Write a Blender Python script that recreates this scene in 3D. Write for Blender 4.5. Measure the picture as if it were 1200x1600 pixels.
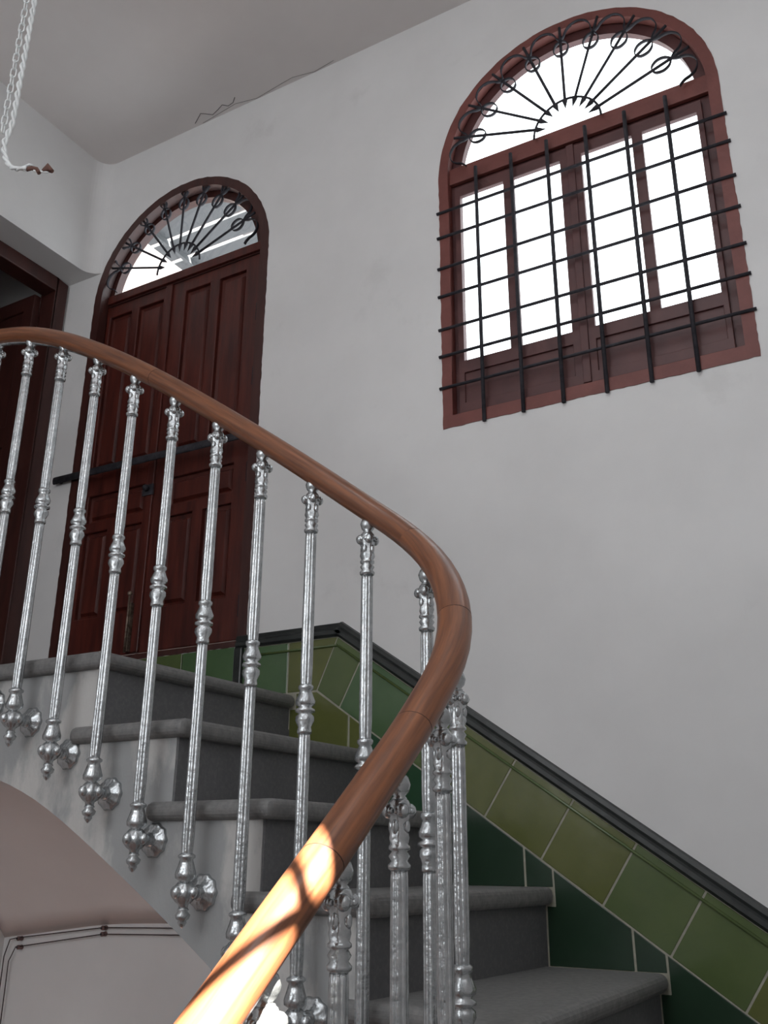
import bpy, bmesh, math, random
from math import sin, cos, pi, radians, sqrt
from mathutils import Vector, Matrix
from mathutils.geometry import tessellate_polygon

random.seed(7)
for o in list(bpy.data.objects): bpy.data.objects.remove(o, do_unlink=True)
scene = bpy.context.scene
COL = scene.collection

# ------------------------------------------------------------------ frame of reference
D = 2.7                     # distance from the lens to the window wall (metres)
EYE = 0.9935 * D            # eye height above the ground floor
def W(x, y, z):             # x: 0 at the lens .. 1 at the window wall, y: along that wall, z: from eye level
    return Vector(((x - 1) * D, y * D, z * D + EYE))

# ------------------------------------------------------------------ camera
F_PX, PITCH, ROLL, YAW = 1470.0, 0.354610, -0.005604, 1.050832
cd = bpy.data.cameras.new('camera'); cam = bpy.data.objects.new('camera', cd); COL.objects.link(cam)
scene.camera = cam
fwd_h = Vector((sin(YAW), cos(YAW), 0)); rgt = Vector((cos(YAW), -sin(YAW), 0)); upv = Vector((0, 0, 1))
fw = fwd_h * cos(PITCH) + upv * sin(PITCH); up0 = -fwd_h * sin(PITCH) + upv * cos(PITCH)
cr, sr = cos(ROLL), sin(ROLL)
rc = rgt * cr - up0 * sr; uc = rgt * sr + up0 * cr
cam.matrix_world = Matrix(((rc.x, uc.x, -fw.x, 0), (rc.y, uc.y, -fw.y, 0), (rc.z, uc.z, -fw.z, EYE), (0, 0, 0, 1)))
cam.location = W(0, 0, 0)
cd.sensor_fit = 'VERTICAL'; cd.sensor_height = 24.0; cd.lens = 24.0 * F_PX / 1600.0
cd.clip_start = 0.03; cd.clip_end = 200

# ------------------------------------------------------------------ world, sun, exposure
world = bpy.data.worlds.new('overcast_sky'); scene.world = world; world.use_nodes = True
bg = world.node_tree.nodes['Background']
bg.inputs['Color'].default_value = (0.93, 0.965, 1.0, 1); bg.inputs['Strength'].default_value = 3.5
sl = bpy.data.lights.new('sun', 'SUN'); sun = bpy.data.objects.new('sun', sl); COL.objects.link(sun)
sl.energy = 85.0; sl.angle = radians(0.53); sl.color = (1.0, 0.95, 0.86)
sun.rotation_euler = Vector((0.53, 0.667, -1.0)).to_track_quat('-Z', 'Y').to_euler()
vs = scene.view_settings
vs.view_transform = 'Standard'; vs.look = 'None'; vs.gamma = 1.0; vs.use_curve_mapping = False; vs.exposure = 0.2
SKY = (-0.95, 0.46, -0.06, 0.45)         # unseen skylight added over the lower flight for daylight: x0, x1, y0, y1
SLIT = (-0.03, 0.130, 0.29, 0.69)        # unseen opening added in the near wall, sized for the sun patch: x0, x1, z0, z1
CEIL = 1.236

# ------------------------------------------------------------------ materials
def mat(name, c1, c2=None, scale=6.0, rough=0.6, metal=0.0, bump=0.0, bscale=40.0, coat=0.0, detail=5.0, stretch=None, spec=0.5, lo=0.35, hi=0.65, attr=None):
    m = bpy.data.materials.new(name); m.use_nodes = True
    nt = m.node_tree; N = nt.nodes; L = nt.links
    b = N['Principled BSDF']
    b.inputs['Roughness'].default_value = rough; b.inputs['Metallic'].default_value = metal
    b.inputs['Coat Weight'].default_value = coat; b.inputs['Coat Roughness'].default_value = 0.12
    b.inputs['Specular IOR Level'].default_value = spec
    b.inputs['Base Color'].default_value = (*c1, 1)
    tc = N.new('ShaderNodeTexCoord'); mp = N.new('ShaderNodeMapping'); 
    if attr:
        at = N.new('ShaderNodeAttribute'); at.attribute_name = attr; L.new(at.outputs['Vector'], mp.inputs['Vector'])
    else: L.new(tc.outputs['Object'], mp.inputs['Vector'])
    if stretch: mp.inputs['Scale'].default_value = stretch
    if c2:
        n = N.new('ShaderNodeTexNoise'); n.inputs['Scale'].default_value = scale; n.inputs['Detail'].default_value = detail
        n.inputs['Roughness'].default_value = 0.6
        L.new(mp.outputs['Vector'], n.inputs['Vector'])
        r = N.new('ShaderNodeValToRGB'); r.color_ramp.elements[0].position = lo; r.color_ramp.elements[1].position = hi
        r.color_ramp.elements[0].color = (*c1, 1); r.color_ramp.elements[1].color = (*c2, 1)
        L.new(n.outputs['Fac'], r.inputs['Fac']); L.new(r.outputs['Color'], b.inputs['Base Color'])
    if bump:
        n2 = N.new('ShaderNodeTexNoise'); n2.inputs['Scale'].default_value = bscale; n2.inputs['Detail'].default_value = 4
        L.new(mp.outputs['Vector'], n2.inputs['Vector'])
        bp = N.new('ShaderNodeBump'); bp.inputs['Strength'].default_value = bump; bp.inputs['Distance'].default_value = 0.01
        L.new(n2.outputs['Fac'], bp.inputs['Height']); L.new(bp.outputs['Normal'], b.inputs['Normal'])
    return m
M = {}
M['plaster'] = mat('plaster_white', (0.655, 0.645, 0.64), (0.72, 0.71, 0.705), 1.6, 0.85, bump=0.06, bscale=9, spec=0.2)
def stain(m, scale=2.3, lo=0.60, hi=0.68, fac=0.10, tint=(0.52, 0.51, 0.50)):
    # faint old damp patches in the plaster
    nt = m.node_tree; N = nt.nodes; L = nt.links; b = N['Principled BSDF']
    src = b.inputs['Base Color'].links[0].from_socket
    tc = N.new('ShaderNodeTexCoord'); n = N.new('ShaderNodeTexNoise'); n.inputs['Scale'].default_value = scale; n.inputs['Detail'].default_value = 9
    n.inputs['Roughness'].default_value = 0.65; L.new(tc.outputs['Object'], n.inputs['Vector'])
    mr = N.new('ShaderNodeMapRange'); mr.inputs['From Min'].default_value = lo; mr.inputs['From Max'].default_value = hi; mr.inputs['To Max'].default_value = fac * 3
    L.new(n.outputs['Fac'], mr.inputs['Value'])
    mx = N.new('ShaderNodeMix'); mx.data_type = 'RGBA'; L.new(mr.outputs['Result'], mx.inputs['Factor'])
    L.new(src, mx.inputs['A']); mx.inputs['B'].default_value = (*tint, 1); L.new(mx.outputs['Result'], b.inputs['Base Color'])
stain(M['plaster'])
M['ceiling'] = mat('plaster_ceiling', (0.68, 0.64, 0.625), (0.74, 0.70, 0.685), 1.3, 0.9, bump=0.05, bscale=7, spec=0.2)
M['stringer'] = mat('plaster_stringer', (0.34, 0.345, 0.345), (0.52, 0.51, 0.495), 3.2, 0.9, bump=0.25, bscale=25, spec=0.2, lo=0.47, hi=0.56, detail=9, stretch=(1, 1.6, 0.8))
M['step'] = mat('grey_terrazzo', (0.125, 0.125, 0.130), (0.165, 0.163, 0.163), 90.0, 0.62, bump=0.08, bscale=160, detail=3, lo=0.45, hi=0.75)
M['step_worn'] = mat('worn_terrazzo_edge', (0.15, 0.148, 0.148), (0.205, 0.20, 0.195), 60.0, 0.6, bump=0.08, bscale=120, detail=5)
M['maroon'] = mat('maroon_paint', (0.135, 0.035, 0.028), (0.175, 0.05, 0.04), 9.0, 0.55, bump=0.12, bscale=50)
M['sash'] = mat('sash_brown_paint', (0.068, 0.021, 0.021), (0.095, 0.031, 0.029), 9.0, 0.5, bump=0.08, bscale=40)
M['door'] = mat('varnished_mahogany', (0.046, 0.0090, 0.0066), (0.096, 0.019, 0.0125), 5.0, 0.38, bump=0.05, bscale=60, stretch=(6, 6, 0.7))
M['door_dark'] = mat('dark_door_paint', (0.040, 0.011, 0.009), (0.060, 0.017, 0.013), 5.0, 0.45, bump=0.05, bscale=40, stretch=(5, 5, 0.7))
M['iron'] = mat('black_iron', (0.022, 0.021, 0.026), (0.045, 0.042, 0.05), 30.0, 0.75, metal=0.0, bump=0.1, bscale=80, spec=0.25)
M['silver'] = mat('aluminium_paint', (0.43, 0.45, 0.46), (0.60, 0.62, 0.63), 45.0, 0.27, metal=0.88, bump=0.22, bscale=90, detail=6)
M['rail'] = mat('varnished_rail_wood', (0.095, 0.031, 0.014), (0.27, 0.098, 0.040), 1.0, 0.38, coat=0.15, detail=8, stretch=(95, 95, 6), attr='grain', lo=0.3, hi=0.7)
M['joint'] = mat('dark_joint', (0.04, 0.015, 0.01), rough=0.8)
M['trim'] = mat('black_glazed_trim', (0.014, 0.016, 0.016), (0.026, 0.03, 0.028), 14, 0.3, bump=0.06, bscale=60)
M['grout'] = mat('pale_grout', (0.28, 0.27, 0.215), (0.36, 0.345, 0.28), 40, 0.9)
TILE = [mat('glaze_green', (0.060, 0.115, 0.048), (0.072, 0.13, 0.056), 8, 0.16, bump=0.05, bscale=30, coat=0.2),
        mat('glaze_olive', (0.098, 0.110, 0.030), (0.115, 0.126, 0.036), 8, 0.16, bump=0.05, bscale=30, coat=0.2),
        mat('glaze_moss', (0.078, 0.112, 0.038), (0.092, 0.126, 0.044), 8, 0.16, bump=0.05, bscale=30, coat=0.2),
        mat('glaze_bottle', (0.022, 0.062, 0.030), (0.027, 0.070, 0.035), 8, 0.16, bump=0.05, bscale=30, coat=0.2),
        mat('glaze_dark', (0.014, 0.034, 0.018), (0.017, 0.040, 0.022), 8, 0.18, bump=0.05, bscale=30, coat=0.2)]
M['floor'] = mat('terracotta_floor', (0.26, 0.15, 0.12), (0.34, 0.20, 0.165), 5, 0.5)
M['cord'] = mat('white_cord', (0.72, 0.74, 0.74), (0.80, 0.82, 0.82), 30, 0.5)
M['chain'] = mat('galvanised_chain', (0.78, 0.81, 0.82), (0.86, 0.89, 0.89), 40, 0.3, metal=0.3)
M['copper'] = mat('frayed_brown', (0.10, 0.045, 0.035), (0.16, 0.08, 0.06), 60, 0.8)
M['wire'] = mat('old_wire', (0.035, 0.018, 0.018), rough=0.7)
M['knob'] = mat('brown_insulator', (0.12, 0.06, 0.055), (0.2, 0.12, 0.11), 60, 0.5)
M['brass'] = mat('worn_bolt', (0.10, 0.07, 0.05), (0.25, 0.19, 0.15), 60, 0.45, metal=0.5)
M['sheet'] = mat('grey_sheet_metal', (0.070, 0.074, 0.080), (0.074, 0.078, 0.084), 2, 0.7)
M['pink'] = mat('pale_pink_render', (0.150, 0.128, 0.126), (0.158, 0.136, 0.134), 4, 0.9)
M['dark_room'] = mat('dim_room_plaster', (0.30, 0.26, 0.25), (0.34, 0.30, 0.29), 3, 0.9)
M['crack'] = mat('crack_dark', (0.12, 0.11, 0.11), rough=0.95)  # dark tone of the crack lines in the ceiling plaster
def glass_mat():
    m = bpy.data.materials.new('window_glass'); m.use_nodes = True
    nt = m.node_tree; nt.nodes.clear(); N = nt.nodes
    out = N.new('ShaderNodeOutputMaterial'); mx = N.new('ShaderNodeMixShader'); t = N.new('ShaderNodeBsdfTransparent'); g = N.new('ShaderNodeBsdfGlossy')
    g.inputs['Roughness'].default_value = 0.05; t.inputs['Color'].default_value = (0.94, 0.96, 0.96, 1); mx.inputs['Fac'].default_value = 0.06
    nt.links.new(t.outputs[0], mx.inputs[1]); nt.links.new(g.outputs[0], mx.inputs[2]); nt.links.new(mx.outputs[0], out.inputs['Surface'])
    return m
M['glass'] = glass_mat()

# ------------------------------------------------------------------ mesh helpers
class MB:
    def __init__(s): s.v = []; s.f = []; s.sm = []
    def add(s, vs_, fs, smooth=False):
        o = len(s.v); s.v += [tuple(p) for p in vs_]
        for f in fs: s.f.append(tuple(i + o for i in f)); s.sm.append(smooth)
    def box(s, a, b):
        x0, y0, z0 = a; x1, y1, z1 = b
        s.add([(x0, y0, z0), (x1, y0, z0), (x1, y1, z0), (x0, y1, z0), (x0, y0, z1), (x1, y0, z1), (x1, y1, z1), (x0, y1, z1)],
              [(3, 2, 1, 0), (4, 5, 6, 7), (0, 1, 5, 4), (1, 2, 6, 5), (2, 3, 7, 6), (3, 0, 4, 7)])
        return s
    def plate(s, loops, x0, x1, axis='x'):
        """flat plate with holes: loops of (a, b); axis x: a=y b=z; axis z: a=x b=y; axis y: a=x b=z"""
        def P(p, d):
            return {'x': (d, p[0], p[1]), 'y': (p[0], d, p[1]), 'z': (p[0], p[1], d)}[axis]
        flat = [p for l in loops for p in l]; n = len(flat)
        tris = tessellate_polygon([[Vector((p[0], p[1], 0)) for p in l] for l in loops])
        vs_ = [P(p, x0) for p in flat] + [P(p, x1) for p in flat]
        fs = [tuple(t) for t in tris] + [tuple(i + n for i in reversed(t)) for t in tris]
        o = 0
        for l in loops:
            k = len(l)
            for i in range(k):
                a, b = o + i, o + (i + 1) % k
                fs.append((a, b, b + n, a + n))
            o += k
        s.add(vs_, fs); return s
    def lathe(s, prof, seg=16, centre=(0, 0, 0), axis='z', mod=None, caps=True):
        """prof: list of (radius, height); mod(angle, i) multiplies the radius"""
        vs_, fs = [], []
        for i, (r, h) in enumerate(prof):
            for k in range(seg):
                a = 2 * pi * k / seg; rr = r * (mod(a, i) if mod else 1)
                p = (rr * cos(a), rr * sin(a), h)
                if axis == 'x': p = (h, p[0], p[1])
                elif axis == 'y': p = (p[0], h, p[1])
                vs_.append((p[0] + centre[0], p[1] + centre[1], p[2] + centre[2]))
        for i in range(len(prof) - 1):
            for k in range(seg):
                k2 = (k + 1) % seg
                fs.append((i * seg + k, i * seg + k2, (i + 1) * seg + k2, (i + 1) * seg + k))
        if caps: fs += [tuple(reversed(range(seg))), tuple(range((len(prof) - 1) * seg, len(prof) * seg))]
        s.add(vs_, fs, True); return s
    def tube(s, pts, r, seg=8, ry=None, closed=False, up=Vector((0, 0, 1)), caps=True):
        pts = [Vector(p) for p in pts]; n = len(pts); vs_, fs = [], []
        for i, p in enumerate(pts):
            if closed: t = pts[(i + 1) % n] - pts[i - 1]
            else: t = pts[min(i + 1, n - 1)] - pts[max(i - 1, 0)]
            t.normalize()
            sd = t.cross(up)
            if sd.length < 1e-3: sd = t.cross(Vector((0, 1, 0)) if abs(t.y) < .9 else Vector((1, 0, 0)))
            sd.normalize(); u = sd.cross(t)
            rr = r[i] if isinstance(r, (list, tuple)) else r
            rv = rr if ry is None else ry
            for k in range(seg):
                a = 2 * pi * k / seg
                vs_.append(p + sd * (rr * cos(a)) + u * (rv * sin(a)))
        for i in range(n if closed else n - 1):
            j = (i + 1) % n
            for k in range(seg):
                k2 = (k + 1) % seg
                fs.append((i * seg + k, i * seg + k2, j * seg + k2, j * seg + k))
        s.add(vs_, fs, True)
        if not closed and caps:
            o_ = len(s.v) - n * seg
            s.f += [tuple(o_ + i for i in reversed(range(seg))), tuple(o_ + i for i in range((n - 1) * seg, n * seg))]; s.sm += [False, False]
        return s
    def ball(s, c, r, seg=10, rings=6, sc=(1, 1, 1)):
        prof = [(max(1e-4, r * sin(pi * i / rings)), -r * cos(pi * i / rings)) for i in range(rings + 1)]
        vs_, fs = [], []
        for rr, h in prof:
            for k in range(seg):
                a = 2 * pi * k / seg
                vs_.append((c[0] + rr * cos(a) * sc[0], c[1] + rr * sin(a) * sc[1], c[2] + h * sc[2]))
        for i in range(rings):
            for k in range(seg):
                k2 = (k + 1) % seg
                fs.append((i * seg + k, i * seg + k2, (i + 1) * seg + k2, (i + 1) * seg + k))
        s.add(vs_, fs, True); return s
    def xf(s, mtx, start=0):
        s.v = s.v[:start] + [tuple(mtx @ Vector(p)) for p in s.v[start:]]; return s
    def build(s, name, m, parent=None, bevel=0.0, bseg=2):
        me = bpy.data.meshes.new(name); me.from_pydata(s.v, [], s.f)
        me.polygons.foreach_set('use_smooth', s.sm)
        bm = bmesh.new(); bm.from_mesh(me)
        bmesh.ops.remove_doubles(bm, verts=bm.verts, dist=1e-5)
        bmesh.ops.recalc_face_normals(bm, faces=bm.faces); bm.to_mesh(me); bm.free()
        me.materials.append(m)
        o = bpy.data.objects.new(name, me); COL.objects.link(o)
        if parent is not None: adopt(o, parent)
        if bevel:
            md = o.modifiers.new('bevel', 'BEVEL'); md.width = bevel; md.segments = bseg; md.limit_method = 'ANGLE'; md.angle_limit = radians(40)
        return o
def world_loc(o):
    v = Vector(o.location)
    while o.parent: o = o.parent; v += o.location
    return v
def adopt(o, p):
    o.parent = p; o.matrix_parent_inverse = Matrix.Translation(-world_loc(p)) if p.type == 'EMPTY' else Matrix.Identity(4)
def empty(name, loc=(0, 0, 0)):
    o = bpy.data.objects.new(name, None); COL.objects.link(o); o.location = loc; o.empty_display_size = 0.1; return o
def tag(o, label=None, cat=None, group=None, kind=None):
    if label: o['label'] = label
    if cat: o['category'] = cat
    if group: o['group'] = group
    if kind: o['kind'] = kind
    return o
def YZ(y, z): return (y * D, z * D + EYE)
def rect(y0, y1, z0, z1): return [YZ(y0, z0), YZ(y1, z0), YZ(y1, z1), YZ(y0, z1)]
def arch(cy, cz, R, half, z0, n=28):
    """closed loop: flat bottom at z0, sides at cy+-half, round head of radius R about (cy, cz)"""
    l = [YZ(cy - half, z0)]
    l += [YZ(cy - R * cos(pi * i / n), cz + R * sin(pi * i / n)) for i in range(n + 1)]
    l += [YZ(cy + half, z0)]
    l.reverse(); return l
def lune(cy, cz, R, z0, n=24):
    """segment of a disc above the level z0"""
    a0 = math.asin(max(-1, min(1, (z0 - cz) / R)))
    return [YZ(cy + R * cos(a0 + (pi - 2 * a0) * i / n), cz + R * sin(a0 + (pi - 2 * a0) * i / n)) for i in range(n + 1)]
def X(x): return (x - 1) * D

# ------------------------------------------------------------------ shell of the stair hall
WC, WR = (0.289, 0.922), 0.1953         # window arch centre, radius
DC, DR = (0.979, 0.924), 0.192          # door arch centre, radius
WSILL, DSILL = 0.525, 0.272
LW, RB = 1.187, 1.247                   # left wall plane, back of its recess
LINT = 0.992
YN, XW = -0.085, -1.15                  # near wall, far west wall
FL = -0.9935
TH = 0.07
o = MB().plate([rect(YN - 0.05, 1.9, FL, CEIL + 0.03), arch(*WC, WR - .004, WR - .004, WSILL + .004), arch(*DC, DR - .004, DR - .004, DSILL)], 0.0, TH).build('wall_right', M['plaster'])
tag(o, kind='structure')
mb = MB()
mb.box(W(XW, LW, LINT), W(1, LW + 0.06, CEIL + 0.02))          # lintel and wall over the recess
mb.box(W(XW, LW, FL), W(0.42, LW + 0.06, LINT))                # wall left of the recess
mb.box(W(0.42, LW, FL), W(1, LW + 0.06, 0.15))                 # wall below the landing
fr = 0.03; n = 8                                               # rounded inner corner above the lintel
sec = [(X(1), LW * D)] + [(X(1 - fr + fr * cos(pi / 2 * i / n)), (LW - fr + fr * sin(pi / 2 * i / n)) * D) for i in range(n + 1)]
mb.plate([sec], LINT * D + EYE, CEIL * D + EYE, axis='z')
tag(mb.build('wall_left', M['plaster']), kind='structure')
PAT = (0.10, 1.10, 0.20, 1.03)         # unseen opening added in the far west wall for side light: y0, y1, z0, z1
tag(MB().plate([rect(YN, LW, FL, CEIL), rect(*PAT)], X(XW - 0.05), X(XW)).build('wall_west', M['plaster']), kind='structure')
xz = lambda x0, x1, z0, z1: [(X(x0), z0 * D + EYE), (X(x1), z0 * D + EYE), (X(x1), z1 * D + EYE), (X(x0), z1 * D + EYE)]
tag(MB().plate([xz(XW - 0.05, 1, FL, CEIL), xz(*SLIT)], (YN - 0.05) * D, YN * D, axis='y').build('wall_near', M['plaster']), kind='structure')
def xy(x, y): return (X(x), y * D)
def xrect(x0, x1, y0, y1): return [xy(x0, y0), xy(x1, y0), xy(x1, y1), xy(x0, y1)]
ceil = MB().plate([xrect(XW - 0.05, 1, YN - 0.05, LW), xrect(*SKY)], CEIL * D + EYE, CEIL * D + EYE + 0.16, axis='z').build('ceiling', M['ceiling'])
tag(ceil, kind='structure')
tag(MB().box(W(XW - 0.05, YN - 0.05, FL - 0.04), W(1.03, 1.9, FL)).build('floor', M['floor']), kind='structure')
# cracks in the ceiling beside the wall
crk = [(0.992, 0.962), (0.984, 0.948), (0.978, 0.938), (0.984, 0.930), (0.991, 0.921), (0.986, 0.905), (0.981, 0.892), (0.988, 0.884), (0.986, 0.872), (0.978, 0.862)]
mb = MB().tube([W(a, b, CEIL - 0.0003) for a, b in crk], 0.0016, 6)
mb.build('plaster_crack', M['crack'], ceil)
crk2 = [(0.9985, 0.95 - 0.04 * i) for i in range(8)]
MB().tube([W(a - 0.004 * (i % 3), b, CEIL - 0.0001) for i, (a, b) in enumerate(crk2)], 0.0009, 6).build('plaster_crack', M['crack'], ceil)
# grid of the added skylight in the ceiling
sk = tag(empty('added_skylight', W((SKY[0] + SKY[1]) / 2, (SKY[2] + SKY[3]) / 2, CEIL)), kind='structure')
zs0, zs1 = CEIL * D + EYE + 0.10, CEIL * D + EYE + 0.13
for x in (-0.72, -0.49, -0.26, -0.03, 0.20):
    MB().box((X(x) - .02, SKY[2] * D, zs0), (X(x) + .02, SKY[3] * D, zs1)).build('added_bar', M['iron'], sk)
for i in range(1, 2):
    y = SKY[2] + (SKY[3] - SKY[2]) * i / 2
    MB().box((X(SKY[0]), y * D - .014, zs0), (X(SKY[1]), y * D + .014, zs1)).build('added_bar', M['iron'], sk)
nw = tag(empty('added_window', W(0.05, YN, SLIT[2])), kind='structure')  # added near-wall opening; its bars are placed to shadow the rail
MB().box(W(0.100, YN - 0.012, SLIT[2]), W(0.104, YN - 0.004, SLIT[3])).build('added_bar', M['iron'], nw)
MB().box(W(SLIT[0], YN - 0.012, 0.501), W(SLIT[1], YN - 0.004, 0.5045)).build('added_bar', M['iron'], nw)
rf = tag(empty('roof_sun_block', W(-0.5, -0.2, CEIL + 0.06)), 'plain unseen block added above the stair hall to shade the skylight', 'building')  # added block that keeps direct sun out of the skylight
MB().box(W(-1.65, -0.40, CEIL + 0.06), W(0.55, -0.075, CEIL + 0.98)).build('wall', M['pink'], rf)
MB().box(W(-1.67, -0.42, CEIL + 0.98), W(0.57, -0.07, CEIL + 1.01)).build('cornice', M['pink'], rf)
ev = tag(empty('west_sun_block', W(-1.5, 0.5, 1.06)), 'unseen slab added over the west opening to keep the sun out', 'sun block')  # added overhang that keeps direct sun out of the west opening
MB().box(W(-1.80, -0.45, 1.06), W(XW - 0.05, 1.25, 1.10)).build('slab', M['plaster'], ev)
MB().box(W(-1.82, -0.46, 1.04), W(-1.80, 1.26, 1.11)).build('fascia', M['plaster'], ev)
# recess with the open dark door
mb = MB()
DX0, DX1, DTOP = 0.50, 0.992, 0.985
mb.plate([[(X(0.30), FL * D + EYE), (X(1.0), FL * D + EYE), (X(1.0), 1.2 * D + EYE), (X(0.30), 1.2 * D + EYE)],
          [(X(DX0), 0.1985 * D + EYE), (X(DX1), 0.1985 * D + EYE), (X(DX1), DTOP * D + EYE), (X(DX0), DTOP * D + EYE)]], RB * D, (RB + 0.012) * D, axis='y')
tag(mb.build('wall_recess', M['plaster']), kind='structure')
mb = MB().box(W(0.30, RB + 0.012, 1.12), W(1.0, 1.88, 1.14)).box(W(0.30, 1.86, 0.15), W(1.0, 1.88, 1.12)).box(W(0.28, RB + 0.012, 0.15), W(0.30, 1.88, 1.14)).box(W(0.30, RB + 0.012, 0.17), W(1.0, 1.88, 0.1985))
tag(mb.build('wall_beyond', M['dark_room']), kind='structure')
d2 = tag(empty('door_2', W(0.75, RB, 0.1985)), kind='structure')
fwid = 0.022
mb = MB().box(W(DX1 - fwid, RB - 0.006, 0.1985), W(DX1 + 0.004, RB + 0.03, DTOP + 0.004)).box(W(DX0, RB - 0.006, DTOP - fwid), W(DX1 - fwid, RB + 0.03, DTOP + 0.004)).box(W(DX0 - 0.004, RB - 0.006, 0.1985), W(DX0 + fwid, RB + 0.03, DTOP - fwid))
mb.build('door_frame', M['door_dark'], d2, bevel=0.006)
LX = DX1 - fwid - 0.002
leaf = MB().plate([[YZ(RB + 0.03, 0.205), YZ(RB + 0.20, 0.205), YZ(RB + 0.20, DTOP - 0.026), YZ(RB + 0.03, DTOP - 0.026)]] +
                  [rect(RB + 0.055, RB + 0.175, a, b) for a, b in ((0.24, 0.42), (0.47, 0.66), (0.70, 0.93))], X(LX - 0.014), X(LX)).build('leaf', M['door_dark'], d2, bevel=0.003)
for a, b in ((0.24, 0.42), (0.47, 0.66), (0.70, 0.93)):
    MB().box(W(LX - 0.010, RB + 0.054, a - .002), W(LX - 0.004, RB + 0.176, b + .002)).build('panel', M['door_dark'], leaf)
leaf2 = MB().box(W(DX0 + fwid, RB + 0.012, 0.205), W(DX0 + 0.20, RB + 0.026, DTOP - 0.026)).build('leaf', M['door_dark'], d2, bevel=0.003)

# ------------------------------------------------------------------ the window
def band(name, c, R, rin, z0, zin, parent, m, x0=-0.004, x1=0.02, bottom=True):
    lo_ = arch(*c, R, R, z0, 60); out_ = []
    for p_, q_ in zip(lo_, lo_[1:] + lo_[:1]):          # hand-painted, slightly ragged outer edge
        n_ = max(1, int(math.hypot(q_[0] - p_[0], q_[1] - p_[1]) / 0.018))
        for t_ in range(n_):
            out_.append((p_[0] + (q_[0] - p_[0]) * t_ / n_ + random.uniform(-.0016, .0016), p_[1] + (q_[1] - p_[1]) * t_ / n_ + random.uniform(-.0016, .0016)))
    return MB().plate([out_, arch(*c, rin, rin, zin, 40)], x0, 0.0).plate([arch(*c, R - .0045, R - .0045, z0 + .0045, 40), arch(*c, rin, rin, zin, 40)], 0.0, x1).build(name, m, parent)
w1 = tag(empty('window_1', W(1, WC[0], WSILL)), kind='structure')
band('surround', WC, WR, 0.181, WSILL, WSILL + 0.017, w1, M['maroon'], -0.003, 0.032)
XR = 0.012 * D                                # the sashes sit this far behind the wall face
fr0, fr1 = XR + 0.004, XR + 0.03
GC, GR = (0.289, 0.922), 0.1665
ZT0, ZT1 = 0.905, 0.940                        # transom
mb = MB().plate([arch(*WC, 0.190, 0.190, WSILL + .006, 40), lune(*GC, GR, ZT1, 40), rect(0.124, 0.458, 0.552, ZT0 - .006)], fr0, fr1)
mb.build('frame', M['sash'], w1)
MB().box((XR - 0.018, 0.106 * D, (ZT0 + .006) * D + EYE), (XR, 0.472 * D, (ZT1 - .002) * D + EYE)).build('transom', M['maroon'], w1, bevel=0.003)
MB().plate([lune(*GC, GR + .003, ZT1 - .003)], fr0 + 0.012, fr0 + 0.016).build('pane', M['glass'], w1)
for (s0, s1, panes) in ((0.2915, 0.463, ((0.389, 0.455), (0.3065, 0.374))), (0.119, 0.2905, ((0.209, 0.277), (0.126, 0.1956)))):
    PZ0, PZ1 = 0.622, 0.887
    holes = [rect(a, b, PZ0, PZ1) for a, b in panes]
    sash = MB().plate([rect(s0, s1, 0.546, ZT0 - .001)] + holes + [rect(min(p[0] for p in panes), max(p[1] for p in panes), 0.560, 0.604)], XR - 0.014, XR + 0.004).build('sash', M['sash'], w1, bevel=0.002)
    for a, b in panes:
        MB().box((XR - 0.006, (a - .002) * D, (PZ0 - .002) * D + EYE), (XR - 0.003, (b + .002) * D, (PZ1 + .002) * D + EYE)).build('pane', M['glass'], sash)
    a, b = min(p[0] for p in panes), max(p[1] for p in panes)
    MB().box((XR - 0.006, (a - .003) * D, 0.557 * D + EYE), (XR + 0.003, (b + .003) * D, 0.607 * D + EYE)).build('kick_panel', M['sash'], sash)
MB().box((XR - 0.022, 0.286 * D, 0.546 * D + EYE), (XR - 0.012, 0.296 * D, ZT0 * D + EYE)).build('meeting_strip', M['sash'], w1, bevel=0.002)

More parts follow.
